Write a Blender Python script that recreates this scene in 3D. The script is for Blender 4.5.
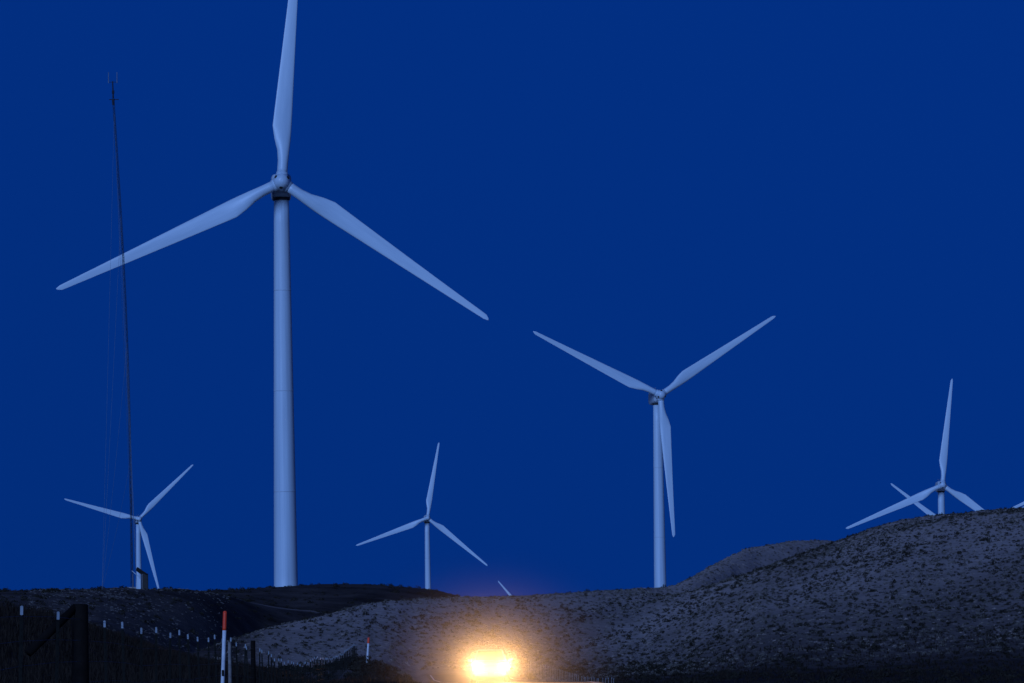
import bpy, bmesh, math, random
import numpy as np
from mathutils import Vector, Matrix
random.seed(7); rng = np.random.default_rng(11)
R = math.radians
sc = bpy.context.scene
for o in list(bpy.data.objects): bpy.data.objects.remove(o)
C = sc.collection

# ------------------------------------------------------------------ camera, sky, light
F = 1024 * 200 / 36.0                    # focal length in pixels (200 mm tele)
ROLL = R(0.8); PITCH = math.atan((647 - 341.5) / F)
f_ = Vector((0, math.cos(PITCH), math.sin(PITCH)))
r0_ = Vector((1, 0, 0)); u0_ = r0_.cross(f_)
r_ = r0_ * math.cos(ROLL) - u0_ * math.sin(ROLL)
u_ = u0_ * math.cos(ROLL) + r0_ * math.sin(ROLL)
cd = bpy.data.cameras.new('camera'); cam = bpy.data.objects.new('camera', cd); C.objects.link(cam)
cd.lens = 200; cd.sensor_width = 36; cd.clip_start = 0.5; cd.clip_end = 80000
m3 = Matrix((r_, u_, -f_)).transposed()
cam.matrix_world = m3.to_4x4()
sc.camera = cam
def at(px, py, d):
    "world point on the ground plan distance d (along y) seen at pixel px, py"
    v = f_ + r_ * ((px - 512) / F) - u_ * ((py - 341.5) / F)
    return v * (d / v.y)

w = bpy.data.worlds.new('World'); sc.world = w; w.use_nodes = True
nt = w.node_tree; nt.nodes.clear()
sky = nt.nodes.new('ShaderNodeTexSky'); sky.sky_type = 'NISHITA'; sky.sun_disc = False
SUN_EL, SUN_AZ = 20.0, -158.0              # afterglow: behind the camera, to its left
sky.sun_elevation = R(4); sky.sun_rotation = R(SUN_AZ)
sky.air_density = 1.0; sky.dust_density = 0.3; sky.ozone_density = 2.5; sky.altitude = 1500
tint = nt.nodes.new('ShaderNodeMix'); tint.data_type = 'RGBA'; tint.blend_type = 'MULTIPLY'
tint.inputs[0].default_value = 1.0; tint.inputs[7].default_value = (0.0095, 0.185, 0.80, 1)
bg = nt.nodes.new('ShaderNodeBackground')
out = nt.nodes.new('ShaderNodeOutputWorld')
tco = nt.nodes.new('ShaderNodeTexCoord'); vm = nt.nodes.new('ShaderNodeVectorMath'); vm.operation = 'MULTIPLY_ADD'
vm.inputs[1].default_value = (1, 1, .7); vm.inputs[2].default_value = (0, 0, .30)
vn = nt.nodes.new('ShaderNodeVectorMath'); vn.operation = 'NORMALIZE'
nt.links.new(tco.outputs['Generated'], vm.inputs[0]); nt.links.new(vm.outputs[0], vn.inputs[0]); nt.links.new(vn.outputs[0], sky.inputs[0])
sx_ = nt.nodes.new('ShaderNodeSeparateXYZ'); mr = nt.nodes.new('ShaderNodeMapRange')       # the band near the horizon is deeper
mr.inputs[1].default_value = -.01; mr.inputs[2].default_value = .12; mr.inputs[3].default_value = .088; mr.inputs[4].default_value = .118
nt.links.new(tco.outputs['Generated'], sx_.inputs[0]); nt.links.new(sx_.outputs[2], mr.inputs[0]); nt.links.new(mr.outputs[0], bg.inputs[1])
nt.links.new(sky.outputs[0], tint.inputs[6]); nt.links.new(tint.outputs[2], bg.inputs[0]); nt.links.new(bg.outputs[0], out.inputs[0])

sl = bpy.data.lights.new('afterglow', 'SUN'); so = bpy.data.objects.new('afterglow', sl); C.objects.link(so)
sl.energy = 2.05; sl.color = (0.27, 0.47, 1.0); sl.angle = R(25)
az = R(SUN_AZ); el = R(SUN_EL)
sd = Vector((math.sin(az) * math.cos(el), math.cos(az) * math.cos(el), math.sin(el)))   # towards the light
so.rotation_euler = sd.to_track_quat('Z', 'Y').to_euler()
sc.view_settings.view_transform = 'Standard'; sc.view_settings.look = 'None'
sc.view_settings.exposure = 0; sc.view_settings.gamma = 1
sc.render.engine = 'CYCLES'
GLOW_HAZE_D = 0.045
sc.cycles.volume_bounces = 0; sc.cycles.max_bounces = 5

# ------------------------------------------------------------------ helpers
def tag(o, label=None, cat=None, group=None, kind=None):
    if label: o['label'] = label
    if cat: o['category'] = cat
    if group: o['group'] = group
    if kind: o['kind'] = kind
    return o
def empty(name, loc, rz=0):
    o = bpy.data.objects.new(name, None); C.objects.link(o); o.location = loc; o.rotation_euler = (0, 0, rz)
    o.empty_display_size = 1; return o
def link(name, me, mats, parent=None, smooth=False, loc=None):
    o = bpy.data.objects.new(name, me); C.objects.link(o)
    for m in (mats if isinstance(mats, (list, tuple)) else [mats]):
        if len(me.materials) < (len(mats) if isinstance(mats, (list, tuple)) else 1): me.materials.append(m)
    if smooth and len(me.polygons): me.polygons.foreach_set('use_smooth', [True] * len(me.polygons))
    if parent: o.parent = parent
    if loc is not None: o.location = loc
    return o
def build(name, bm, mat, parent=None, smooth=False, loc=None):
    me = bpy.data.meshes.new(name); bmesh.ops.recalc_face_normals(bm, faces=bm.faces); bm.to_mesh(me); bm.free()
    return link(name, me, mat, parent, smooth, loc)
def np_mesh(name, V, Fc, mat, smooth=False, n=4):
    V = np.asarray(V, dtype=np.float32); Fc = np.asarray(Fc, dtype=np.int32)
    me = bpy.data.meshes.new(name)
    me.vertices.add(len(V)); me.vertices.foreach_set('co', V.ravel())
    me.loops.add(Fc.size); me.loops.foreach_set('vertex_index', Fc.ravel())
    me.polygons.add(len(Fc)); me.polygons.foreach_set('loop_start', np.arange(0, Fc.size, n, dtype=np.int32))
    me.polygons.foreach_set('use_smooth', np.full(len(Fc), smooth))
    me.update(calc_edges=True); me.validate()
    return link(name, me, mat)
def box(bm, c, s, rot=None, bevel=0):
    M = Matrix.Translation(c) @ (rot.to_4x4() if rot else Matrix.Identity(4)) @ Matrix.Diagonal((s[0], s[1], s[2], 1))
    g = bmesh.ops.create_cube(bm, size=1, matrix=M)
    if bevel:
        es = list({e for v in g['verts'] for e in v.link_edges})
        bmesh.ops.bevel(bm, geom=es, offset=bevel, segments=2, affect='EDGES', profile=0.6)
def tube(bm, a, b, ra, rb=None, seg=8, caps=True):
    a = Vector(a); b = Vector(b); rb = ra if rb is None else rb
    q = (b - a).to_track_quat('Z', 'Y').to_matrix().to_4x4(); L = (b - a).length
    bmesh.ops.create_cone(bm, cap_ends=caps, segments=seg, radius1=ra, radius2=rb, depth=L,
                          matrix=Matrix.Translation((a + b) / 2) @ q)
def lathe(bm, prof, axis='Z', seg=32):
    "prof: list of (radius, height)"
    rings = []
    for r, h in prof:
        ring = []
        for k in range(seg):
            t = 2 * math.pi * k / seg
            p = (r * math.cos(t), r * math.sin(t), h)
            if axis == 'Y': p = (p[0], h, p[1])
            ring.append(bm.verts.new(p))
        rings.append(ring)
    for i in range(len(rings) - 1):
        for k in range(seg):
            bm.faces.new((rings[i][k], rings[i][(k + 1) % seg], rings[i + 1][(k + 1) % seg], rings[i + 1][k]))
    bm.faces.new(rings[0]); bm.faces.new(rings[-1])

def mat(name, col, rough=0.6, metal=0, noise=None, bump=None, emit=None, coat=0, spec=None):
    m = bpy.data.materials.new(name); m.use_nodes = True; t = m.node_tree; b = t.nodes['Principled BSDF']
    b.inputs['Base Color'].default_value = (*col, 1); b.inputs['Roughness'].default_value = rough; b.inputs['Metallic'].default_value = metal
    b.inputs['Coat Weight'].default_value = coat
    if spec is not None: b.inputs['Specular IOR Level'].default_value = spec
    if noise or bump:
        tc = t.nodes.new('ShaderNodeTexCoord'); nz = t.nodes.new('ShaderNodeTexNoise')
        nz.inputs['Scale'].default_value = noise[0] if noise else bump[0]; nz.inputs['Detail'].default_value = 6; nz.inputs['Roughness'].default_value = 0.65
        t.links.new(tc.outputs['Object'], nz.inputs['Vector'])
        if noise:
            rp = t.nodes.new('ShaderNodeValToRGB'); rp.color_ramp.elements[0].position = 0.3; rp.color_ramp.elements[1].position = 0.7
            rp.color_ramp.elements[0].color = (*noise[1], 1); rp.color_ramp.elements[1].color = (*noise[2], 1)
            t.links.new(nz.outputs['Fac'], rp.inputs[0]); t.links.new(rp.outputs[0], b.inputs['Base Color'])
        if bump:
            bp = t.nodes.new('ShaderNodeBump'); bp.inputs['Strength'].default_value = bump[1]; bp.inputs['Distance'].default_value = bump[2]
            t.links.new(nz.outputs['Fac'], bp.inputs['Height']); t.links.new(bp.outputs[0], b.inputs['Normal'])
    if emit:
        b.inputs['Emission Color'].default_value = (*emit[0], 1); b.inputs['Emission Strength'].default_value = emit[1]
    return m

# ------------------------------------------------------------------ terrain height field
def vnoise(x, y, seed=0):
    xi = np.floor(x).astype(np.int64); yi = np.floor(y).astype(np.int64); fx = x - xi; fy = y - yi
    fx = fx * fx * (3 - 2 * fx); fy = fy * fy * (3 - 2 * fy)
    def h(a, b):
        n = (a * 374761393 + b * 668265263 + seed * 1442695041) & 0x7fffffff
        n = ((n ^ (n >> 13)) * 1274126177) & 0x7fffffff
        n = n ^ (n >> 16)
        return (n & 0xffff) / 65535.0
    return (h(xi, yi) * (1 - fx) + h(xi + 1, yi) * fx) * (1 - fy) + (h(xi, yi + 1) * (1 - fx) + h(xi + 1, yi + 1) * fx) * fy
def fbm(x, y, seed=0, oct=4):
    s = 0; a = 1; n = 0
    for k in range(oct):
        s = s + a * (vnoise(x * 2 ** k, y * 2 ** k, seed + k) - 0.5); n += a; a *= 0.55
    return s / n
AZ0 = 515.9                                # pixel column of the y axis at hill height
SLANT = 116.3 / F                              # the road runs this much to the left of the view axis
ROAD_S = 6.2                                 # road centre, metres right of the verge line
def crest(tab, D):
    u = np.array([p[0] for p in tab], float)
    z = []
    for px, py in tab:
        d = D(px) if callable(D) else D
        # outside the frame the pixel height is only a number for elevation
        z.append(at(px, py, d).z)
    return u, np.array(z)
def lin(*pts):
    a = np.array(pts, float); return lambda v: np.interp(v, a[:, 0], a[:, 1])
D1 = lin((400, 640), (690, 760), (840, 840), (1024, 860), (1600, 900))
D2 = lin((200, 580), (300, 612), (400, 655), (473, 705), (690, 860), (760, 960), (840, 1040), (1200, 1100))
D3 = lin((-400, 820), (100, 840), (287, 880), (473, 880), (600, 900))
D4 = lin((-800, 640), (0, 660), (200, 690), (300, 725), (420, 740))
HILLS = [
    ([(380, 660), (430, 652), (500, 640), (600, 614), (690, 593), (740, 578), (790, 560), (840, 541), (870, 530), (900, 521.5), (940, 514.5), (1000, 509), (1024, 508), (1100, 506), (1300, 522), (1700, 575), (2600, 610), (5000, 560), (9000, 600), (17000, 640)], D1, lin((300, 560), (640, 550), (760, 450), (1100, 430)), 420),
    ([(150, 675), (200, 655), (250, 638), (300, 623), (350, 611), (400, 603), (473, 597.5), (520, 595), (600, 590), (660, 585), (675, 581), (690, 572.5), (720, 558.5), (745, 545), (790, 537.5), (830, 535.5), (850, 537), (900, 548), (1000, 560), (1300, 600), (2000, 660)], D2, lin((200, 535), (400, 545), (640, 550), (690, 640), (740, 760), (900, 830)), 450),
    ([(-17000, 640), (-5000, 600), (-2000, 575), (-700, 592), (-200, 596), (0, 592), (150, 590), (195, 590.5), (215, 588.5), (250, 587), (287, 585.5), (320, 584), (360, 584), (400, 585.5), (440, 590), (473, 597), (520, 612), (600, 640), (700, 660)], D3, lin((0, 580), (200, 640), (473, 740)), 500),
    ([(-3000, 620), (-800, 580), (-100, 588), (0, 591), (40, 590), (100, 589), (150, 589), (185, 590), (215, 596), (250, 604), (310, 612), (360, 618), (420, 630), (500, 655)], D4, lin((0, 400), (100, 440), (200, 560), (260, 630)), 260),
]
FIXUP = lin((-300, 8.5), (0, 8.5), (60, 9.5), (140, 9), (180, 6.5), (215, 2.5), (290, 3.2), (360, 1), (400, 1), (440, 1), (465, 1), (480, 4), (520, 3), (600, 1), (690, 7), (745, 6.5), (790, 7), (840, 8.5), (1024, 8.8), (3000, 9))   # keeps the visible skyline where the survey puts it
HILLS = [(crest([(px, py + float(FIXUP(px))) for px, py in t], D), D, r0, wb) for t, D, r0, wb in HILLS]
lefttop = [(17, 609), (53, 610), (106, 618), (124, 622), (140, 627), (154, 628), (166, 629), (178, 631), (188, 634), (198, 635), (216, 636), (234, 640), (247, 644), (259, 648), (265, 652), (270, 654), (279, 659), (287, 661.5), (299, 663.5), (307, 661), (316, 657), (322, 657.5), (330, 658), (336, 656), (342, 653), (350, 647), (355, 643)]
K_L = 21740.0
_d = [K_L / (400 - p[0]) for p in lefttop]
LG = [(0, -1.2), (40, -1.15)] + [(d, at(p[0], p[1], d).z - 1.42) for d, p in zip(_d, lefttop)] + [(520, -0.8), (580, -1.6), (700, -2.2)]
gL = lin(*LG)
zroad = lin((-500, -1.7), (0, -1.7), (200, -1.78), (290, -1.80), (400, -2.4), (480, -2.7), (560, -2.5), (700, -2))
base_far = lin((0, 0), (650, -0.5), (1000, -5), (1640, -9), (2200, -16), (2700, -24), (3100, -14), (4000, -30), (5000, -50), (8000, -60), (60000, -300))
KN = [
    (-60, lin((0, -0.5), (100, 1.0), (220, 2.8), (330, 0.5), (450, -1.5), (600, -1.5))),
    (-15.5, lin((0, -1), (57, -.5), (150, .9), (220, 1.7), (330, -.3), (450, -1.8), (600, -1.8))),
    (-7, lin((0, -1.4), (57, -.85), (150, -.7), (220, -.6), (300, -1.3), (450, -1.7), (600, -1.9))),
    (-3.8, gL),
    (-2.2, lambda y: 0.75 * gL(y) + 0.25 * zroad(y)),
    (1.8, lambda y: zroad(y) - 0.25),
    (2.3, lambda y: zroad(y) - 0.05),
    (10.1, lambda y: zroad(y) - 0.05),
    (10.8, lambda y: zroad(y) - 0.3),
    (12.5, lin((0, -2.2), (250, -2.8), (349, -3.5), (382, -3.5), (453, -3.1), (530, -2.7), (700, -2.2))),
    (30, lin((0, -2), (300, -3.1), (400, -2.7), (500, -2.0), (600, -1.6))),
    (80, lin((0, -1), (300, -2.6), (400, -2.3), (500, -1.8), (600, -1.4))),
]
def H(x, y, raw=False):
    x = np.asarray(x, float); y = np.asarray(y, float)
    s = x + SLANT * y
    # inside the road corridor the section is level
    k = np.clip((np.abs(s - ROAD_S) - 4.4) / 3.0, 0, 1); k = k * k * (3 - 2 * k); k = np.maximum(k, np.clip((np.hypot(x, y) - 540) / 30, 0, 1))
    xe = x
    r = np.hypot(x, y); a = np.arctan2(x, y) * F + AZ0
    ks = [q[0] for q in KN]; vals = [q[1](y) for q in KN]
    zn = np.where(s < ks[0], vals[0], vals[-1]) * np.ones_like(s)
    for i in range(len(ks) - 1):
        m = (s >= ks[i]) & (s < ks[i + 1]); t = (s - ks[i]) / (ks[i + 1] - ks[i])
        if not (1.7 < ks[i] < 10.5): t = t * t * (3 - 2 * t)
        zn = np.where(m, vals[i] * (1 - t) + vals[i + 1] * t, zn)
    def bumps(aa, rr):
        acc = 0
        for (u, z), D, r0, wb in HILLS:
            Dv = D(aa); rs = r0(aa); c = np.clip(np.interp(aa, u, z) + 2.0 - base_far(Dv), 0, None)
            t = np.clip((rr - rs) / (Dv - rs), 0, 1); S = t * t * (3 - 2 * t) * 0.6 + 0.4 * np.sin(t * np.pi / 2) ** 1.6
            t2 = np.clip((rr - Dv) / wb, 0, 1); S = np.where(rr > Dv, 1 - t2 * t2 * (3 - 2 * t2), S)
            acc = acc + (c * S) ** 16
        return acc ** (1 / 16)
    xc = ROAD_S - SLANT * y
    b = bumps(a, r)
    kr = (1 - k) * (y > 0) * (r < 900)
    if np.any(kr > 0):
        b2 = bumps(np.arctan2(xc, np.maximum(y, 1)) * F + AZ0, np.hypot(xc, y)); b = b * (1 - kr) + b2 * kr
    far = np.clip((r - 560) / 200, 0, 1)
    zb = zn * (1 - far) + (-2.5 + base_far(r) + 0.5) * far
    z = zb + b
    # gullies and swells, kept low on the crests and off the road
    amp = np.clip((r - 380) / 300, 0, 1) * np.clip(k, 0.0, 1)
    xs = x - .16 * (y - 700)
    z = z + amp * (1.3 * fbm(x / 38 - y / 160, y / 95, 3) + 0.45 * fbm(x / 9, y / 26, 9) + 1.7 * (.14 - np.abs(fbm(xs / 17, y / 150, 13, 3))))
    nr = np.clip(1 - r / 700, 0, 1) * k * np.clip(np.abs(s + 3.8) / 2 , 0.15, 1)
    z = z + nr * 0.35 * fbm(x / 3.0, y / 5.0, 21)
    return z
def Hs(x, y): return float(H(np.array([x]), np.array([y]))[0])

def ncols():
    a = [-math.pi]
    a += list(np.linspace(-math.pi, -0.6, 26)[1:]) + list(np.linspace(-0.6, -0.125, 34)[1:])
    a += list(np.arange(-0.125, 0.125, 0.0007)[1:]) + list(np.linspace(0.125, 0.6, 34)) + list(np.linspace(0.6, math.pi, 26)[1:-1])
    return np.array(a)
A = ncols()
RR = np.concatenate([np.linspace(1, 30, 30), np.geomspace(30.5, 400, 330), np.geomspace(402, 1150, 330), np.geomspace(1165, 60000, 60)])
AA, RRR = np.meshgrid(A, RR)
X = RRR * np.sin(AA); Y = RRR * np.cos(AA); Z = H(X, Y)
nr, na = X.shape
V = np.stack([X.ravel(), Y.ravel(), Z.ravel()], 1)
V = np.vstack([V, [[0, 0, Hs(0, 0.1)]]])
i, j = np.meshgrid(np.arange(nr - 1), np.arange(na), indexing='ij'); j2 = (j + 1) % na
Q = np.stack([i * na + j, i * na + j2, (i + 1) * na + j2, (i + 1) * na + j], -1).reshape(-1, 4)

def ground_tone(x, y):
    "0 = dark ground, 1 = pale cured grass: tone set by bearing and distance"
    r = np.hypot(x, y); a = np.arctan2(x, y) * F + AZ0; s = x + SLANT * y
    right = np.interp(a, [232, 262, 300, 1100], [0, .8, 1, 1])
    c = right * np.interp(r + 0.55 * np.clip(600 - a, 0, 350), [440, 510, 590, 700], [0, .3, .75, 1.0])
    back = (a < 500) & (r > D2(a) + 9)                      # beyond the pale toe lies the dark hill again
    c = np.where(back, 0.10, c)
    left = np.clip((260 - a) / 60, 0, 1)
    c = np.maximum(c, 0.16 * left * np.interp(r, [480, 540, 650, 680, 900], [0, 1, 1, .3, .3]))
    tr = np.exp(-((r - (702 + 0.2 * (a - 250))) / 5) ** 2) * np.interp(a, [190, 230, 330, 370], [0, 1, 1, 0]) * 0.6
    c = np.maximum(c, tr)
    streak = fbm((x - .16 * (y - 700)) / 9, y / 110, 31)      # paler and darker bands run down to the left
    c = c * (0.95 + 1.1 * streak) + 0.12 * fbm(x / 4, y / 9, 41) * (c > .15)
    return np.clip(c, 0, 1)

def ground_tone_mat():
    m = bpy.data.materials.new('dry_grassland'); m.use_nodes = True; t = m.node_tree; b = t.nodes['Principled BSDF']
    b.inputs['Roughness'].default_value = 0.95; b.inputs['Specular IOR Level'].default_value = 0.1
    at_ = t.nodes.new('ShaderNodeAttribute'); at_.attribute_name = 'ground_tone'
    tc = t.nodes.new('ShaderNodeTexCoord')
    n1 = t.nodes.new('ShaderNodeTexNoise'); n1.inputs['Scale'].default_value = 0.9; n1.inputs['Detail'].default_value = 8; n1.inputs['Roughness'].default_value = 0.7
    n2 = t.nodes.new('ShaderNodeTexNoise'); n2.inputs['Scale'].default_value = 0.12; n2.inputs['Detail'].default_value = 5
    t.links.new(tc.outputs['Object'], n1.inputs['Vector']); t.links.new(tc.outputs['Object'], n2.inputs['Vector'])
    pale = t.nodes.new('ShaderNodeValToRGB'); e = pale.color_ramp.elements
    e[0].position = .35; e[1].position = .62; e[0].color = (.32, .245, .215, 1); e[1].color = (.50, .40, .36, 1)
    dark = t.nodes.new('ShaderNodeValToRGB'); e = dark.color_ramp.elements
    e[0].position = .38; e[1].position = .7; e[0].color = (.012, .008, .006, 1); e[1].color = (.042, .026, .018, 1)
    t.links.new(n1.outputs['Fac'], pale.inputs[0]); t.links.new(n1.outputs['Fac'], dark.inputs[0])
    ad = t.nodes.new('ShaderNodeMath'); ad.operation = 'MULTIPLY_ADD'; ad.inputs[1].default_value = 0.4; ad.inputs[2].default_value = -0.22
    t.links.new(n2.outputs['Fac'], ad.inputs[0])
    sm = t.nodes.new('ShaderNodeMath'); sm.operation = 'ADD'; sm.use_clamp = True
    t.links.new(at_.outputs['Fac'], sm.inputs[0]); t.links.new(ad.outputs[0], sm.inputs[1])
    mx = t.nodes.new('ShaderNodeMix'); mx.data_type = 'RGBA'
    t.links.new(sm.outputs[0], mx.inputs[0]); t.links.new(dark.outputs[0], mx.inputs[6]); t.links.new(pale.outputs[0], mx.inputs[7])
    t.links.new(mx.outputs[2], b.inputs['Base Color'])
    bp = t.nodes.new('ShaderNodeBump'); bp.inputs['Strength'].default_value = 0.9; bp.inputs['Distance'].default_value = 0.25
    t.links.new(n1.outputs['Fac'], bp.inputs['Height']); t.links.new(bp.outputs[0], b.inputs['Normal'])
    return m
M_ground = ground_tone_mat()
cen = len(V) - 1
tri = [(cen, (k + 1) % na, k, k) for k in range(na)]
me_faces = Q
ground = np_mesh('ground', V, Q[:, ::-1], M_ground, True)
cv = ground_tone(V[:, 0], V[:, 1])
attr = ground.data.attributes.new('ground_tone', 'FLOAT', 'POINT'); attr.data.foreach_set('value', cv.astype(np.float32))
tag(ground, 'rolling grassland with pale cured grass on the right hill', 'ground', kind='structure')

# ------------------------------------------------------------------ road
M_asphalt = mat('asphalt', (.05, .05, .05), .8, noise=(3, (.035, .035, .036), (.07, .068, .066)), bump=(40, .5, .01))
M_line_w = mat('road_paint_white', (.7, .7, .68), .6); M_line_y = mat('road_paint_yellow', (.6, .4, .05), .6)
def ribbon(name, s0, s1, y0, y1, lift, m, step=3.0, dash=None):
    ys = np.arange(y0, y1 + .1, step); Vv = []; Ff = []
    for yy in ys:
        zz = Hs(ROAD_S - SLANT * yy, yy) + 0.05 + lift
        Vv += [(s0 - SLANT * yy, yy, zz), (s1 - SLANT * yy, yy, zz)]
    for k in range(len(ys) - 1):
        if dash and (ys[k] % dash[1]) > dash[0]: continue
        Ff.append((2 * k, 2 * k + 1, 2 * k + 3, 2 * k + 2))
    return np_mesh(name, Vv, Ff, m)
road = ribbon('road', 2.5, 9.9, -60, 540, 0.0, M_asphalt); tag(road, 'two lane asphalt road running away from the camera', 'road', kind='structure')
for s0, s1, mm, ds, lb in ((2.8, 2.92, M_line_w, None, 'white edge line on the near left side of the road'), (9.5, 9.62, M_line_w, None, 'white edge line on the right side of the road'), (6.14, 6.26, M_line_y, (3, 12), 'dashed yellow centre line of the road')):
    o = ribbon('road_marking', s0, s1, -60, 540, 0.005, mm, dash=ds); tag(o, lb, 'road marking', kind='structure')

# ------------------------------------------------------------------ wind turbines
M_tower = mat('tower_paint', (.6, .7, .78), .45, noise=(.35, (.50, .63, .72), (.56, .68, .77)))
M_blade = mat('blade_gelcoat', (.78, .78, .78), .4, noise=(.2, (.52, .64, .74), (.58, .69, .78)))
M_nac = mat('nacelle_paint', (.7, .7, .7), .5, noise=(.5, (.45, .55, .63), (.50, .60, .68)))
M_dark = mat('dark_opening', (.02, .02, .022), .8, noise=(4, (.015, .015, .016), (.03, .03, .03)))
M_steel = mat('galvanised_steel', (.22, .22, .23), .5, .6, noise=(3, (.16, .16, .17), (.28, .28, .29)))

def streaks(m, lo, hi, sc_=(1.6, 1.6, .035)):
    t = m.node_tree; nz = [n for n in t.nodes if n.type == 'TEX_NOISE'][0]; tc = [n for n in t.nodes if n.type == 'TEX_COORD'][0]; rp_ = [n for n in t.nodes if n.type == 'VALTORGB'][0]
    mp_ = t.nodes.new('ShaderNodeMapping'); mp_.inputs['Scale'].default_value = sc_; nz.inputs['Scale'].default_value = 1
    t.links.new(tc.outputs['Object'], mp_.inputs[0]); t.links.new(mp_.outputs[0], nz.inputs['Vector'])
    rp_.color_ramp.elements[0].color = (*lo, 1); rp_.color_ramp.elements[1].color = (*hi, 1)
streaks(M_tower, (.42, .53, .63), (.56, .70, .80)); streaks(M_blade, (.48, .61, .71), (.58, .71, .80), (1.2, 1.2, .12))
def blade_mesh():
    bm = bmesh.new(); L = 40.0; seg = 20; rings = []
    st = [0, .9, 2.2, 4, 6, 8, 10, 13, 17, 21, 25, 29, 33, 36, 38, 39.2, 39.8, 40]
    for r in st:
        if r < 2.2: ch = 1.75; rnd = 1.0
        elif r < 8:
            t = (r - 2.2) / 5.8; t = t * t * (3 - 2 * t); ch = 1.75 + t * 1.45; rnd = 1 - t
        else:
            t = (r - 8) / 32; ch = 3.2 * (1 - t) ** 1.05 + 0.85 * t; rnd = 0
            if r > 39: ch *= max(0.12, 1 - ((r - 39) / 1.0) ** 2 * .9)
        tw = R(14) * max(0, 1 - r / 26) ** 1.4
        th = ch * (rnd * 1.0 + (1 - rnd) * (0.30 - 0.17 * min(1, r / 30)))
        off = (1 - rnd) * 0.18 * ch           # pitch axis ahead of mid chord; trailing edge to -x
        ring = []
        for k in range(seg):
            a = 2 * math.pi * k / seg; cx = math.cos(a); sy = math.sin(a)
            x = cx * ch / 2 - off
            taper = 1 if rnd == 1 else (rnd + (1 - rnd) * (0.35 + 0.65 * ((cx + 1) / 2)) ** .9)
            y = sy * th / 2 * taper
            xx = x * math.cos(tw) - y * math.sin(tw); yy = x * math.sin(tw) + y * math.cos(tw)
            ring.append(bm.verts.new((xx, yy - 0.00055 * r * r, r)))
        rings.append(ring)
    for q in range(len(rings) - 1):
        for k in range(seg): bm.faces.new((rings[q][k], rings[q][(k + 1) % seg], rings[q + 1][(k + 1) % seg], rings[q + 1][k]))
    bm.faces.new(rings[0]); bm.faces.new(rings[-1])
    bmesh.ops.recalc_face_normals(bm, faces=bm.faces)
    me = bpy.data.meshes.new('blade'); bm.to_mesh(me); bm.free(); me.materials.append(M_blade)
    me.polygons.foreach_set('use_smooth', [True] * len(me.polygons)); return me
def hub_mesh():
    bm = bmesh.new()
    lathe(bm, [(.25, -2.15), (.75, -1.95), (1.15, -1.5), (1.38, -.8), (1.45, 0), (1.42, .9), (1.3, 1.25), (1.0, 1.27)], 'Y', 32)
    for k in range(3):
        a = 2 * math.pi * k / 3; d = Vector((math.sin(a), 0, math.cos(a)))
        tube(bm, d * .8, d * 1.62, 1.02, .98, 24)
    bmesh.ops.recalc_face_normals(bm, faces=bm.faces)
    me = bpy.data.meshes.new('hub'); bm.to_mesh(me); bm.free(); me.materials.append(M_blade)
    me.polygons.foreach_set('use_smooth', [len(p.vertices) == 4 for p in me.polygons]); return me
def hatch_mesh():
    bm = bmesh.new(); tube(bm, (0, 0, 0), (0, 0, .1), .30, .30, 16)
    me = bpy.data.meshes.new('hatch'); bm.to_mesh(me); bm.free(); me.materials.append(M_dark); return me
def nacelle_mesh():
    bm = bmesh.new()
    secs = [(1.35, 1.1, 1.2, 1.3), (2.0, 1.55, 1.75, 1.65), (3.5, 1.7, 2.0, 1.9), (8.5, 1.7, 2.0, 2.0), (10.5, 1.5, 1.6, 1.9), (11.0, 1.25, 1.1, 1.7)]
    rings = []
    for y, hw, dn, up in secs:
        ring = []
        for k in range(24):
            a = 2 * math.pi * k / 24; c, s = math.cos(a), math.sin(a); p = .38
            ring.append(bm.verts.new((hw * math.copysign(abs(c) ** p, c), y, (up if s > 0 else dn) * math.copysign(abs(s) ** p, s))))
        rings.append(ring)
    for q in range(len(rings) - 1):
        for k in range(24): bm.faces.new((rings[q][k], rings[q][(k + 1) % 24], rings[q + 1][(k + 1) % 24], rings[q + 1][k]))
    bm.faces.new(rings[0]); bm.faces.new(rings[-1])
    bmesh.ops.recalc_face_normals(bm, faces=bm.faces)
    me = bpy.data.meshes.new('nacelle'); bm.to_mesh(me); bm.free(); me.materials.append(M_nac); return me
def yaw_mesh():
    bm = bmesh.new(); lathe(bm, [(1.32, -.75), (1.42, -.7), (1.42, .2), (1.3, .25)], 'Z', 28)
    me = bpy.data.meshes.new('yaw_ring'); bm.to_mesh(me); bm.free(); me.materials.append(M_dark); return me
def sensor_mesh():
    bm = bmesh.new(); tube(bm, (0, 0, 0), (0, 0, 1.3), .04, .03, 6); tube(bm, (-.5, 0, 1.1), (.5, 0, 1.1), .03, .03, 6)
    tube(bm, (-.5, 0, 1.1), (-.5, 0, 1.4), .07, .04, 8); tube(bm, (.5, 0, 1.1), (.5, 0, 1.4), .07, .04, 8)
    me = bpy.data.meshes.new('wind_sensor'); bm.to_mesh(me); bm.free(); me.materials.append(M_steel); return me
ME = dict(blade=blade_mesh(), hub=hub_mesh(), hatch=hatch_mesh(), nac=nacelle_mesh(), yaw=yaw_mesh(), sens=sensor_mesh())
def put(name, me, parent, loc=(0, 0, 0), rot=(0, 0, 0)):
    o = bpy.data.objects.new(name, me); C.objects.link(o); o.parent = parent; o.location = loc; o.rotation_euler = rot; return o
OVER = 4.6                                   # rotor overhang ahead of the tower axis
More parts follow.
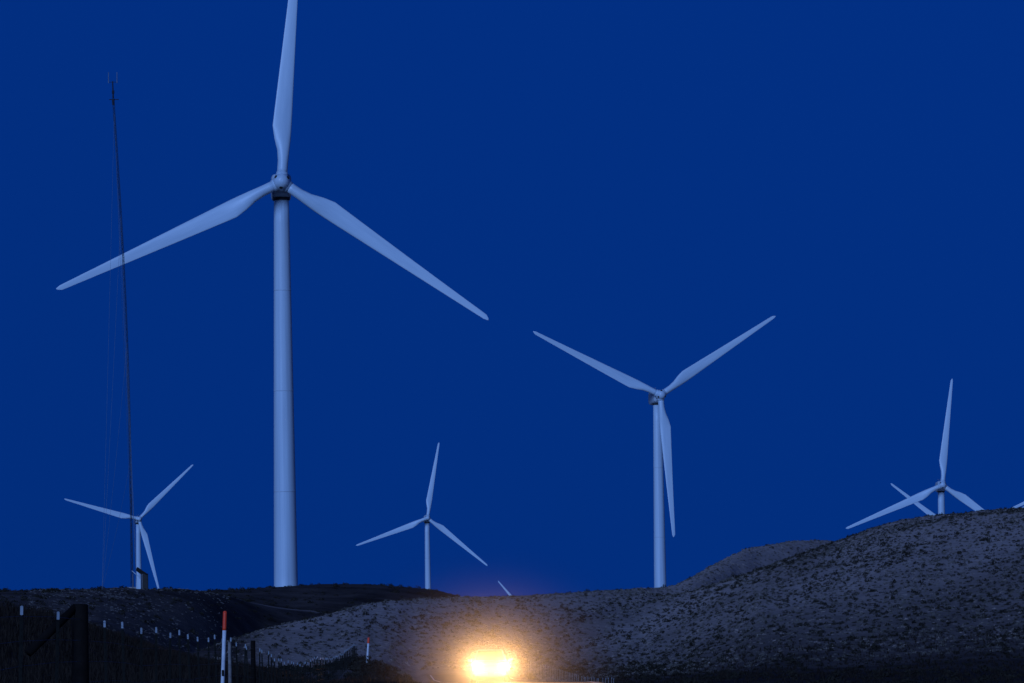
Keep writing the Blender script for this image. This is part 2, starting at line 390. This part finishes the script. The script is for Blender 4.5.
def turbine(px, py, d, phase, yaw, label, hidden=False, swap=0):
    hub = at(px, py, d); rz = R(yaw)
    ax = Vector((math.sin(rz), -math.cos(rz), 0))      # rotor axis, from tower to rotor
    tx = hub - ax * OVER; g = Hs(tx.x, tx.y)
    t = empty('wind_turbine', (tx.x, tx.y, g), rz); tag(t, label, 'wind turbine', 'wind turbines on and behind the hills')
    hh = hub.z - g
    bm = bmesh.new(); top = hh - 2.3
    prof = [(2.45, -1.5), (2.45, .25), (2.02, .26)]
    n = 16
    for k in range(n + 1):
        q = k / n; prof.append((2.0 - 0.75 * q ** 1.1, .3 + (top - .3) * q))
    lathe(bm, prof, 'Z', 40); o = build('tower', bm, M_tower, t, True)
    for q in (.27, .52, .77):
        zz = .3 + (top - .3) * q; rr = 2.0 - 0.75 * q ** 1.1
        bm = bmesh.new(); lathe(bm, [(rr - .05, zz - .09), (rr + .012, zz - .08), (rr + .012, zz + .08), (rr - .05, zz + .09)], 'Z', 40); build('flange', bm, M_nac, o, True)
    tilt = R(-4)
    put('yaw_ring', ME['yaw'], t, (0, 0, top + .35))
    na_ = put('nacelle', ME['nac'], t, (0, -OVER, hh), (tilt, 0, 0)); put('wind_sensor', ME['sens'], na_, (0, 9.5, 1.9))
    hb = put('hub', ME['hub'], t, (0, -OVER, hh), (tilt, R(phase) - ROLL, 0))
    for k in range(3):
        a = R(60 + 120 * k)
        n_ = Vector((math.sin(a) * .80, -.60, math.cos(a) * .80))
        put('hatch', ME['hatch'], hb, (math.sin(a) * 1.12, -1.38, math.cos(a) * 1.12), n_.to_track_quat('Z', 'Y').to_euler())
    for k in range(3):
        M = Matrix.Rotation(tilt, 4, 'X') @ Matrix.Rotation(R(phase + 120 * k) - ROLL, 4, 'Y')
        dirv = M @ Vector((0, 0, 1.3))
        b = put('blade', ME['blade'], t, (dirv.x, -OVER + dirv.y, hh + dirv.z)); b.rotation_euler = M.to_euler()
    return t
turbine(281.5, 182, 940, 5.6, 3, 'largest and nearest white wind turbine, one blade straight up out of the frame')
turbine(660.5, 395, 1637, 57.5, 10, 'second largest white wind turbine, in a Y pose just left of the right hump')
turbine(427.5, 518, 3060, 10.5, 4, 'small white wind turbine in mid picture, behind the crest of the dark left hill')
turbine(139, 519, 3040, 46.5, 9, 'small white wind turbine at the left, close behind the lattice radio mast')
turbine(942.5, 485, 2188, 7.5, 3, 'white wind turbine at the right whose lower half is hidden by the big hill')
turbine(962, 536, 2650, 308, 5, 'hidden turbine behind the right hill, one slanting blade crossing behind the neighbouring rotor')
turbine(1084, 475, 2700, 7, 3, 'rightmost wind turbine, out of frame except a blade tip low over the big hill')
turbine(532, 619, 4600, 320, 5, 'farthest turbine, hidden but for one blade tip over the hill above the headlights')

# ------------------------------------------------------------------ guyed lattice mast
M_mast = mat('mast_steel', (.03, .035, .05), .9, 0, spec=.1, noise=(2, (.02, .025, .04), (.04, .05, .07)))
M_guy = mat('guy_cable', (.15, .2, .25), .9, 0, spec=.1, noise=(1, (.12, .17, .24), (.18, .24, .32)))
DM = 672.0
mb = at(131.8, 588, DM); mtp = at(113.2, 98, DM); gz = Hs(mb.x, mb.y); mb.z = gz
mast = empty('radio_mast', mb); tag(mast, 'tall thin dark guyed lattice radio mast standing on the left hill', 'radio mast')
top = mtp - mb
def mp(t):                                   # slightly bowed mast line
    p = top * t; p.x += 0.55 * math.sin(math.pi * t); return p
bm = bmesh.new(); n = 80; w3 = .13
def tri3(t):
    c = mp(t); return [c + Vector((w3 * math.cos(a), w3 * math.sin(a), 0)) for a in (R(90), R(210), R(330))]
for k in range(n):
    p, q = tri3(k / n), tri3((k + 1) / n)
    for e in range(3):
        tube(bm, p[e], q[e], .022, .022, 5, False); tube(bm, p[e], q[(e + 1) % 3], .014, .014, 4, False); tube(bm, p[e], p[(e + 1) % 3], .014, .014, 4, False)
build('lattice', bm, M_mast, mast)
px1 = DM / F
bm = bmesh.new(); tube(bm, mp(1), mp(1) + Vector((-.05, 0, 17 * px1)), .10, .07, 8); box(bm, mp(1) + Vector((0, 0, 6 * px1)), (.28, .28, .4), bevel=.05)
tube(bm, mp(1) + Vector((0, 0, -7 * px1)), mp(1) + Vector((0, 0, -1 * px1)), .13, .18, 10)
build('antenna_stub', bm, M_mast, mast)
bm = bmesh.new()
tube(bm, mp(1) + Vector((-4 * px1, 0, -1.5 * px1)), mp(1) + Vector((5.5 * px1, 0, -1.5 * px1)), .05, .05, 6)
build('cross_arm', bm, M_mast, mast); bm = bmesh.new()
tube(bm, mp(1) + Vector((-4.5 * px1, 0, 16 * px1)), mp(1) + Vector((4 * px1, 0, 16 * px1)), .03, .03, 6)
build('cross_arm', bm, M_mast, mast)
for dx in (-4.5, 4.0):
    bm = bmesh.new(); tube(bm, mp(1) + Vector((dx * px1, 0, 15 * px1)), mp(1) + Vector((dx * px1, 0, 26 * px1)), .06, .045, 6); build('whip_antenna', bm, M_guy, mast)
bm = bmesh.new(); box(bm, (0, 0, .1), (1.2, 1.2, .5), bevel=.04); build('footing', bm, M_steel, mast)
anch = [at(102, 588, 628), at(137, 588, 640), at(134, 588, 715)]
for a_ in anch:
    a_.z = Hs(a_.x, a_.y) + .2; loc = a_ - mb
    for tt in (.26, .50, .76, .97):
        bm = bmesh.new(); p = mp(tt); pts = []
        for k in range(13):
            q = k / 12; c = p.lerp(loc, q); c.z -= .8 * math.sin(math.pi * q) * (1 - .3 * q); pts.append(c)
        for k in range(12): tube(bm, pts[k], pts[k + 1], .012, .012, 5, False)
        build('guy_wire', bm, M_guy, mast)
# solar power unit beside the mast
g0 = at(139.5, 590, 664); g0.z = Hs(g0.x, g0.y)
su = empty('equipment_shelter', g0); tag(su, 'small dark equipment shelter with a tilted solar panel at the foot of the radio mast', 'equipment shelter')
hp = 2.3
bm = bmesh.new(); box(bm, (-.1, 0, .55), (.55, .5, 1.3), bevel=.03); build('cabinet', bm, M_tower, su)
bm = bmesh.new(); box(bm, (.62, .3, .8), (.75, .6, 2.0), bevel=.03); build('battery_box', bm, M_dark, su)
for dx in (-.75, .35):
    bm = bmesh.new(); tube(bm, (dx, 0, -.3), (dx, 0, 1.75), .05, .05, 8); build('leg', bm, M_steel, su)
bm = bmesh.new(); box(bm, (.2, .1, 2.0), (1.35, .9, .06), Matrix.Rotation(R(35), 3, 'Y') @ Matrix.Rotation(R(-30), 3, 'X'), bevel=.01); pn = build('solar_panel', bm, M_dark, su)
bm = bmesh.new(); tube(bm, (-.85, -.35, 2.15), (-.05, -.35, 1.45), .05, .05, 6); build('panel_brace', bm, M_tower, su)

# ------------------------------------------------------------------ fences
M_tpost = mat('painted_steel_post', (.03, .035, .03), .9, 0, spec=.1, noise=(6, (.008, .009, .008), (.018, .016, .014)))
M_tip = mat('white_post_paint', (.75, .76, .78), .6, noise=(9, (.14, .17, .20), (.30, .34, .38)))
M_wood = mat('dark_weathered_wood', (.03, .022, .018), .9, spec=.1, noise=(5, (.005, .004, .0035), (.012, .009, .008)), bump=(30, .6, .02))
M_gwood = mat('grey_weathered_wood', (.22, .19, .18), .9, noise=(7, (.14, .12, .115), (.27, .24, .22)), bump=(30, .6, .02))
M_wire = mat('fence_wire', (.12, .11, .10), .6, .6, noise=(3, (.08, .07, .07), (.16, .15, .14)))
def tpost_meshes():
    bm = bmesh.new(); w_ = .036; h = 1.31
    box(bm, (0, -.016, h / 2 - .2), (w_, .006, h + .4)); box(bm, (0, 0.001, h / 2 - .2), (.006, .028, h + .4))
    for k in range(18): box(bm, (0, -.021, .1 + k * .064), (.012, .006, .02))
    a = bpy.data.meshes.new('fence_post'); bm.to_mesh(a); bm.free(); a.materials.append(M_tpost)
    bm = bmesh.new(); box(bm, (0, -.016, h + .062), (w_ - .006, .012, .085)); box(bm, (0, 0.001, h + .062), (.009, .030, .095))
    b = bpy.data.meshes.new('white_tip'); bm.to_mesh(b); bm.free(); b.materials.append(M_tip)
    return a, b
TP, TT = tpost_meshes()
def fence(s, ys, label, special=(), pm=None, tops=(1.35, 1.1, .85, .6, .35)):
    x0 = s - SLANT * ys[0]; z0 = Hs(x0, ys[0]); root = empty('wire_fence', (x0, ys[0], z0)); base = Vector((x0, ys[0], z0))
    tag(root, label, 'fence', 'roadside fences'); pts = []
    for yy in ys:
        x = s - SLANT * yy; z = Hs(x, yy); p = Vector((x, yy, z)) - base; pts.append(p)
        if yy in special: continue
        hs = 1 + random.uniform(-.035, .035)
        o = bpy.data.objects.new('fence_post', pm or TP); C.objects.link(o); o.parent = root; o.location = p
        o.rotation_euler = (R(random.uniform(-2, 2)), R(random.uniform(-2.5, 2.5)), R(random.uniform(-10, 10))); o.scale = (1, 1, hs)
        t = bpy.data.objects.new('white_tip', TT); C.objects.link(t); t.parent = o
    bm = bmesh.new()
    for h in tops:
        for a, b in zip(pts[:-1], pts[1:]):
            tube(bm, a + Vector((0, -.03, h)), b + Vector((0, -.03, h)), .0022, .0022, 4, False)
    build('wire', bm, M_wire, root)
    return root, base
yl = [K_L / (400 - 17)]
yl = [K_L / u for u in (383, 347)] + [68.0] + [K_L / u for u in (294, 276, 260)]
inv = 1 / yl[-1]; y = yl[-1]; dstep = 5.05
while y < 500:
    y += dstep * random.uniform(.96, 1.04); yl.append(y)
near = [46.5, 51.6]
ysL = near + yl
fl, base = fence(-3.8, ysL, 'wire fence of dark steel posts with white tips along the left side of the road', special=(68.0,))
def wood_post(root, base, px, ptop, d, rad, m, name='wooden_post', lean=0):
    p = at(px, ptop, d); z = Hs(p.x, p.y); bm = bmesh.new()
    a = Vector((p.x, p.y, z - .3)) - base; b = Vector((p.x + lean, p.y, p.z)) - base
    lathe_pts = [(rad * 1.05, 0), (rad, (b - a).length * .5), (rad * .96, (b - a).length - .015), (rad * .8, (b - a).length)]
    lathe(bm, lathe_pts, 'Z', 14); me = bpy.data.meshes.new(name); bmesh.ops.recalc_face_normals(bm, faces=bm.faces); bm.to_mesh(me); bm.free()
    o = link(name, me, m, root, True, a); o.rotation_euler = (b - a).to_track_quat('Z', 'Y').to_euler(); return o
def noclip(o, lb): o['label'] = lb
noclip(wood_post(fl, base, 81, 604, 68.0, .088, M_wood), 'thick dark wooden brace post')
noclip(wood_post(fl, base, 77, 608, 68.35, .07, M_wood), 'second dark post tied against the brace post')
bm = bmesh.new(); a = at(76, 607, 68.0) - base; b = at(28, 653, 67.6) - base; tube(bm, a, b, .05, .055, 10); noclip(build('brace', bm, M_wood, fl, True), 'dark wooden brace slanting down from the thick post')
noclip(wood_post(fl, base, 229.6, 642, 127, .040, M_gwood), 'pale grey weathered wooden post')
noclip(wood_post(fl, base, 253, 640.5, 148, .062, M_wood), 'dark stout wooden line post')
ysR = list(np.arange(325, 545, 4.9))
TP2 = TP.copy(); TP2.materials[0] = M_gwood
fence(12.2, ysR, 'wire fence of short pale posts right of the car, catching its warm light', pm=TP2)

# ------------------------------------------------------------------ marker posts
M_mk_w = mat('marker_white', (.72, .74, .76), .55, noise=(8, (.50, .52, .55), (.78, .79, .80)))
M_mk_o = mat('marker_orange', (.9, .06, .02), .5, noise=(8, (.88, .05, .012), (.95, .08, .02)))
def marker(pxb, pxt, pyt, d, wd, orange, label, rod=True):
    t = at(pxt, pyt, d); b = at(pxb, pyt + 70, d); g = Hs(b.x, b.y)
    L = t.z - g; root = empty('marker_post', (b.x, b.y, g)); tag(root, label, 'marker post', 'utility marker posts by the fence')
    top = Vector((t.x - b.x, 0, L)); dirv = top.normalized(); k = 1 - orange / L
    def flat(name, q0, q1, wdt, m):
        bm = bmesh.new(); n = 10; rings = []
        for i_ in range(9):
            q = q0 + (q1 - q0) * i_ / 8; c = top * q
            rings.append([bm.verts.new(c + Vector((wdt / 2 * math.cos(2 * math.pi * e / 16), wdt * .38 * math.sin(2 * math.pi * e / 16), 0))) for e in range(16)])
        for i_ in range(8):
            for e in range(16): bm.faces.new((rings[i_][e], rings[i_][(e + 1) % 16], rings[i_ + 1][(e + 1) % 16], rings[i_ + 1][e]))
        bm.faces.new(rings[0]); bm.faces.new(rings[-1]); return build(name, bm, m, root, True)
    flat('post', -.15, k, wd, M_mk_w); flat('orange_cap', k, 1.0, wd * 1.04, M_mk_o)
    bm = bmesh.new(); bmesh.ops.create_uvsphere(bm, u_segments=12, v_segments=6, radius=wd * .5, matrix=Matrix.Translation(top) @ Matrix.Diagonal((1, .8, .6, 1))); build('top_dome', bm, M_mk_o, root, True)
    bm = bmesh.new(); box(bm, top * (k * .45) + Vector((0, -wd * .39, 0)), (wd * .6, .004, .12)); build('sticker', bm, M_tpost, root)
marker(221.5, 225.0, 612, 112, .075, .36, 'tall white marker post with bright orange top left of the grey wooden post')
marker(367.4, 368.6, 638, 450, .17, .42, 'small distant white marker post with dull orange top beside the brushy mound')

# ------------------------------------------------------------------ car
M_paint = mat('silver_car_paint', (.45, .45, .46), .3, .6, coat=1, noise=(2, (.42, .42, .43), (.48, .48, .49)))
M_glass = mat('dark_glass', (.02, .02, .025), .08, noise=(1, (.018, .018, .02), (.025, .025, .03)))
M_rub = mat('tyre_rubber', (.02, .02, .02), .8, noise=(9, (.015, .015, .015), (.03, .03, .03)))
M_chrome = mat('chrome_trim', (.6, .6, .6), .2, 1, noise=(5, (.5, .5, .5), (.62, .62, .62)))
M_lamp = mat('lit_headlight', (.8, .8, .8), .2, emit=((1, .78, .42), 55))
M_mark = mat('lit_marker_lamp', (.8, .3, .05), .3, emit=((1, .4, .08), 3))
CD = 288.0
cp = at(490.8, 682, CD); cx = cp.x; cz = Hs(ROAD_S - SLANT * CD, CD) + .05
car = empty('car', (cx, CD, cz), R(1.0)); tag(car, 'oncoming car on the road with both headlights glaring', 'car')
bm = bmesh.new()
# lofted body: sections along y (front at 0, back +4.9), each a rounded half-section
secs = [(0.0, .78, .32, .80), (.10, .88, .28, .98), (.5, .93, .26, 1.06), (1.25, .95, .26, 1.12), (2.4, .96, .26, 1.10), (3.9, .96, .26, 1.08), (4.6, .93, .28, 1.04), (4.85, .84, .34, .98)]
rings = []
for y_, hw, z0, z1 in secs:
    ring = []
    for k in range(20):
        a = 2 * math.pi * k / 20; c, s_ = math.cos(a), math.sin(a); p = .35
        ring.append(bm.verts.new((hw * math.copysign(abs(c) ** p, c), y_, (z0 + z1) / 2 + (z1 - z0) / 2 * math.copysign(abs(s_) ** p, s_))))
    rings.append(ring)
for q in range(len(rings) - 1):
    for k in range(20): bm.faces.new((rings[q][k], rings[q][(k + 1) % 20], rings[q + 1][(k + 1) % 20], rings[q + 1][k]))
bm.faces.new(rings[0]); bm.faces.new(rings[-1]); build('body', bm, M_paint, car)
def prism(bm, lo, hi):
    lo = [bm.verts.new(p) for p in lo]; hi = [bm.verts.new(p) for p in hi]
    for k in range(4): bm.faces.new((lo[k], lo[(k + 1) % 4], hi[(k + 1) % 4], hi[k]))
    bm.faces.new(lo); bm.faces.new(hi)
bm = bmesh.new(); prism(bm, [(-.86, 1.25, 1.08), (.86, 1.25, 1.08), (.86, 4.5, 1.06), (-.86, 4.5, 1.06)], [(-.64, 2.0, 1.70), (.64, 2.0, 1.70), (.64, 4.1, 1.70), (-.64, 4.1, 1.70)])
bmesh.ops.bevel(bm, geom=list(bm.edges), offset=.05, segments=2, affect='EDGES'); build('cabin', bm, M_paint, car)
bm = bmesh.new(); prism(bm, [(-.74, 1.30, 1.14), (.74, 1.30, 1.14), (.74, 1.36, 1.14), (-.74, 1.36, 1.14)], [(-.59, 1.90, 1.63), (.59, 1.90, 1.63), (.59, 1.98, 1.63), (-.59, 1.98, 1.63)]); build('windscreen', bm, M_glass, car)
for sx in (-1, 1):
    bm = bmesh.new(); prism(bm, [(sx * .845, 1.75, 1.16), (sx * .80, 1.75, 1.16), (sx * .80, 4.1, 1.15), (sx * .845, 4.1, 1.15)], [(sx * .685, 2.15, 1.60), (sx * .64, 2.15, 1.60), (sx * .64, 3.9, 1.60), (sx * .685, 3.9, 1.60)]); build('side_window', bm, M_glass, car)
    bm = bmesh.new(); box(bm, (sx * 1.03, 1.55, 1.14), (.2, .12, .15), bevel=.03); build('mirror', bm, M_paint, car)
    for yw in (.95, 3.9):
        bm = bmesh.new(); bmesh.ops.create_cone(bm, cap_ends=True, segments=32, radius1=.36, radius2=.36, depth=.24, matrix=Matrix.Translation((sx * .86, yw, .36)) @ Matrix.Rotation(R(90), 4, 'Y'))
        bmesh.ops.bevel(bm, geom=[e for e in bm.edges if len(e.link_faces) == 2 and any(len(f.verts) > 4 for f in e.link_faces)], offset=.03, segments=2, affect='EDGES'); wh = build('wheel', bm, M_rub, car)
        bm = bmesh.new(); bmesh.ops.create_cone(bm, cap_ends=True, segments=24, radius1=.22, radius2=.20, depth=.05, matrix=Matrix.Translation((sx * .97, yw, .36)) @ Matrix.Rotation(R(90), 4, 'Y')); build('rim', bm, M_chrome, wh)
    bm = bmesh.new(); bmesh.ops.create_uvsphere(bm, u_segments=20, v_segments=12, radius=.14, matrix=Matrix.Translation((sx * .72, .03, .86)) @ Matrix.Diagonal((1.15, .5, .75, 1))); hl = build('headlight', bm, M_lamp, car, True)
    bm = bmesh.new(); box(bm, (sx * .74, 0.02, .52), (.2, .05, .08), bevel=.015); build('marker_lamp', bm, M_mark, car)
    ld = bpy.data.lights.new('headlight_beam', 'SPOT'); ld.energy = 5200; ld.color = (1, .52, .20); ld.spot_size = R(165); ld.spot_blend = 1; ld.shadow_soft_size = .10
    lo = bpy.data.objects.new('headlight_beam', ld); C.objects.link(lo); lo.parent = hl; lo.location = (sx * .72, -.25, .86)
    lo.rotation_euler = Vector((0, 1, .02)).to_track_quat('Z', 'Y').to_euler()
bm = bmesh.new()
for k in range(5): box(bm, (0, -.012, .66 + k * .06), (1.0, .03, .02))
build('grille', bm, M_chrome, car)
bm = bmesh.new(); box(bm, (0, -.03, .45), (1.6, .16, .20), bevel=.04); build('bumper', bm, M_paint, car)
bm = bmesh.new(); box(bm, (0, -.12, .46), (.31, .012, .155)); build('number_plate', bm, M_tip, car)

# ------------------------------------------------------------------ scattering volume added to make the headlight glow
bm = bmesh.new(); bmesh.ops.create_uvsphere(bm, u_segments=48, v_segments=24, radius=1)
mh = bpy.data.materials.new('glow_haze'); mh.use_nodes = True; t = mh.node_tree; t.nodes.clear()
pv = t.nodes.new('ShaderNodeVolumePrincipled'); pv.inputs['Color'].default_value = (.95, .93, .9, 1); pv.inputs['Anisotropy'].default_value = .2
tc = t.nodes.new('ShaderNodeTexCoord'); gr = t.nodes.new('ShaderNodeTexGradient'); gr.gradient_type = 'SPHERICAL'
pw = t.nodes.new('ShaderNodeMath'); pw.operation = 'POWER'; pw.inputs[1].default_value = 2.5
mu = t.nodes.new('ShaderNodeMath'); mu.operation = 'MULTIPLY'; mu.inputs[1].default_value = GLOW_HAZE_D
t.links.new(tc.outputs['Object'], gr.inputs[0]); t.links.new(gr.outputs['Fac'], pw.inputs[0]); t.links.new(pw.outputs[0], mu.inputs[0]); t.links.new(mu.outputs[0], pv.inputs['Density'])
mo = t.nodes.new('ShaderNodeOutputMaterial'); t.links.new(pv.outputs[0], mo.inputs['Volume'])
hz = build('glow_haze', bm, mh, None, True, (cx, CD - 1.5, cz + .9)); hz.scale = (9, 8, 6.6); tag(hz, 'added scattering air that makes the warm glow around the car headlights', 'glow_haze', kind='stuff')

# ------------------------------------------------------------------ sagebrush and grass
def shrub_protos(n=10, tris=44):
    P = []
    for k in range(n):
        c = rng.normal(size=(tris, 3)); c /= np.linalg.norm(c, axis=1)[:, None]; c[:, 2] = np.abs(c[:, 2])
        rad = rng.uniform(.55, 1, size=(tris, 1)); c = c * rad * (1 + .25 * np.sin(3 * np.arctan2(c[:, 1:2], c[:, 0:1]) + k))
        c[:, 2] *= .85
        d1 = rng.normal(size=(tris, 3)); d2 = rng.normal(size=(tris, 3))
        d1 *= .25 / np.linalg.norm(d1, axis=1)[:, None]; d2 *= .25 / np.linalg.norm(d2, axis=1)[:, None]
        P.append(np.stack([c + d1, c - d1 * .6 + d2, c - d2], 1))
    return P
SP = shrub_protos()
def scatter(name, xs, ys, size, mats, label, sink=.05, flat=.8):
    zs = H(xs, ys); tr = []
    for k in range(len(xs)):
        p = SP[rng.integers(len(SP))]; a = rng.uniform(0, 6.28); ca, sa = math.cos(a), math.sin(a)
        q = p @ np.array([[ca, sa, 0], [-sa, ca, 0], [0, 0, 1]]); q = q * size[k] * np.array([1, 1, flat * rng.uniform(.7, 1.2)])
        tr.append(q + np.array([xs[k], ys[k], zs[k] - sink]))
    Vv = np.concatenate(tr).reshape(-1, 3); Ff = np.arange(len(Vv)).reshape(-1, 3)
    o = np_mesh(name, Vv, Ff, mats, False, 3); tag(o, label, 'shrubs', kind='stuff'); return o
M_sage_d = mat('dark_sagebrush', (.04, .04, .03), .9, noise=(.5, (.014, .013, .010), (.040, .034, .024)), spec=.1)
M_sage_p = mat('pale_bunchgrass', (.4, .28, .2), .9, noise=(.4, (.24, .19, .165), (.50, .41, .36)), spec=.1)
def area(n, a0, a1, r0, r1, keep):
    a = rng.uniform(a0, a1, n); r = np.sqrt(rng.uniform(r0 ** 2, r1 ** 2, n)); az = (a - AZ0) / F
    x = r * np.sin(az); y = r * np.cos(az); s = x + SLANT * y
    k = keep(a, r, s, x, y) & ((y > 560) | (np.abs(s - ROAD_S) > 5.2) & (np.abs(s + 3.8) > .5))
    return x[k], y[k]
x, y = area(62000, 215, 1120, 500, 1020, lambda a, r, s, x, y: ((a > 500) | (r < D2(a) + 9)) & (rng.uniform(size=len(a)) < np.where((a > 480) & (r > np.where(a < 840, D2(a) - 90, D1(a) - 25)), .35, 1) * np.where((a > 650) & (a < 860) & (r > D1(a) + 15), .3, 1) * np.where((a > 620) & (a < 1000) & (np.abs(r - D1(a) + 15) < 35), .5, 1)) & (rng.uniform(size=len(a)) < .36 + .8 * (vnoise((x - .16 * y) / 6, y / 50, 5) - .25)))
scatter('sagebrush', x, y, rng.uniform(.13, .36, len(x)) * (.6 + .5 * rng.uniform(size=len(x)) ** 3), M_sage_d, 'dark sagebrush dotting the pale right hill', flat=1.35)
x, y = area(30000, 215, 1120, 500, 1020, lambda a, r, s, x, y: (rng.uniform(size=len(a)) < .5) & ((a > 480) | (r < D2(a) + 20)))
scatter('bunchgrass', x, y, rng.uniform(.10, .24, len(x)), M_sage_p, 'pale tufts of bunchgrass on the right hill')
M_mid = mat('grey_green_scrub', (.15, .14, .12), .9, noise=(.6, (.07, .062, .05), (.22, .19, .165)), spec=.1)
x, y = area(60000, 215, 1120, 480, 1020, lambda a, r, s, x, y: ((a > 500) | (r < D2(a) + 9)) & (rng.uniform(size=len(a)) < .3 + .5 * vnoise((x - .16 * y) / 4, y / 30, 15)))
scatter('low_scrub', x, y, rng.uniform(.08, .26, len(x)), M_mid, 'low grey green scrub filling the gaps between the sagebrush', flat=1.2)
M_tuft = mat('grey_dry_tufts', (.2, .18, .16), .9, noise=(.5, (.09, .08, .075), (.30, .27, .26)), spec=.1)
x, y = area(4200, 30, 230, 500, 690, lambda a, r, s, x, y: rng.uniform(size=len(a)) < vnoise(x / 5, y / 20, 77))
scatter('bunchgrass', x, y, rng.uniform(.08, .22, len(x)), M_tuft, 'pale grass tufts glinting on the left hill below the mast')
x, y = area(6000, -60, 1100, 250, 900, lambda a, r, s, x, y: ((a < 500) | (r < 500) | (rng.uniform(size=len(a)) < .4)) & ((a < 480) | (r < 560)) & ((s < 9) | (s > 15)) & ((r < 470) | (a < 235) | (a > 500) | (r > D2(a) + 9)))
scatter('heath', x, y, rng.uniform(.2, .6, len(x)), M_sage_d, 'low dark scrub on the valley floor and left hill')
# the brushy mound at the end of the fence
x = rng.uniform(-9, -1.2, 260) - SLANT * 470; y = rng.uniform(400, 530, 260); x = x - SLANT * (y - 470)
scatter('brush', x, y, rng.uniform(.3, .8, len(x)), M_sage_d, 'dark brush crowning the mound where the left fence ends')

M_grass = mat('dark_dry_grass', (.05, .035, .025), .9, noise=(1.5, (.007, .005, .004), (.035, .025, .019)), spec=.1)
def grass(n, a0, a1, r0, r1, keep, hmin, hmax, label, width=.012):
    x, y = area(n, a0, a1, r0, r1, keep); z = H(x, y); n = len(x); B = 6
    X_ = np.repeat(x, B) + rng.normal(0, .07, n * B); Y_ = np.repeat(y, B) + rng.normal(0, .07, n * B); Z_ = np.repeat(z, B) - .03
    h = np.repeat(rng.uniform(hmin, hmax, n), B) * rng.uniform(.6, 1.1, n * B); ph = rng.uniform(0, 6.28, n * B); ln = rng.uniform(.05, .4, n * B) * h
    wv = np.stack([np.cos(ph), np.sin(ph), 0 * ph], 1) * width * rng.uniform(.7, 1.8, (n * B, 1))
    b = np.stack([X_, Y_, Z_], 1); dr = rng.uniform(0, 6.28, n * B)
    m1 = b + np.stack([np.cos(dr) * ln * .35, np.sin(dr) * ln * .35, h * .6], 1); tp = b + np.stack([np.cos(dr) * ln, np.sin(dr) * ln, h], 1)
    Vv = np.stack([b - wv, b + wv, m1 + wv * .7, m1 - wv * .7, tp + wv * .15, tp - wv * .15], 1).reshape(-1, 3)
    i0 = np.arange(n * B)[:, None] * 6; Ff = np.concatenate([i0 + [0, 1, 2, 3], i0 + [3, 2, 4, 5]])
    o = np_mesh('grass', Vv, Ff, M_grass); tag(o, label, 'grass', kind='stuff')
grass(15000, -40, 420, 55, 300, lambda a, r, s, x, y: s < 1.2, .15, .5, 'dark unmown grass on the left verge and bank')
grass(9000, 330, 1080, 270, 520, lambda a, r, s, x, y: (s < 1.2) | (s > 14), .12, .35, 'dark unmown grass beyond the road and right fence', .02)
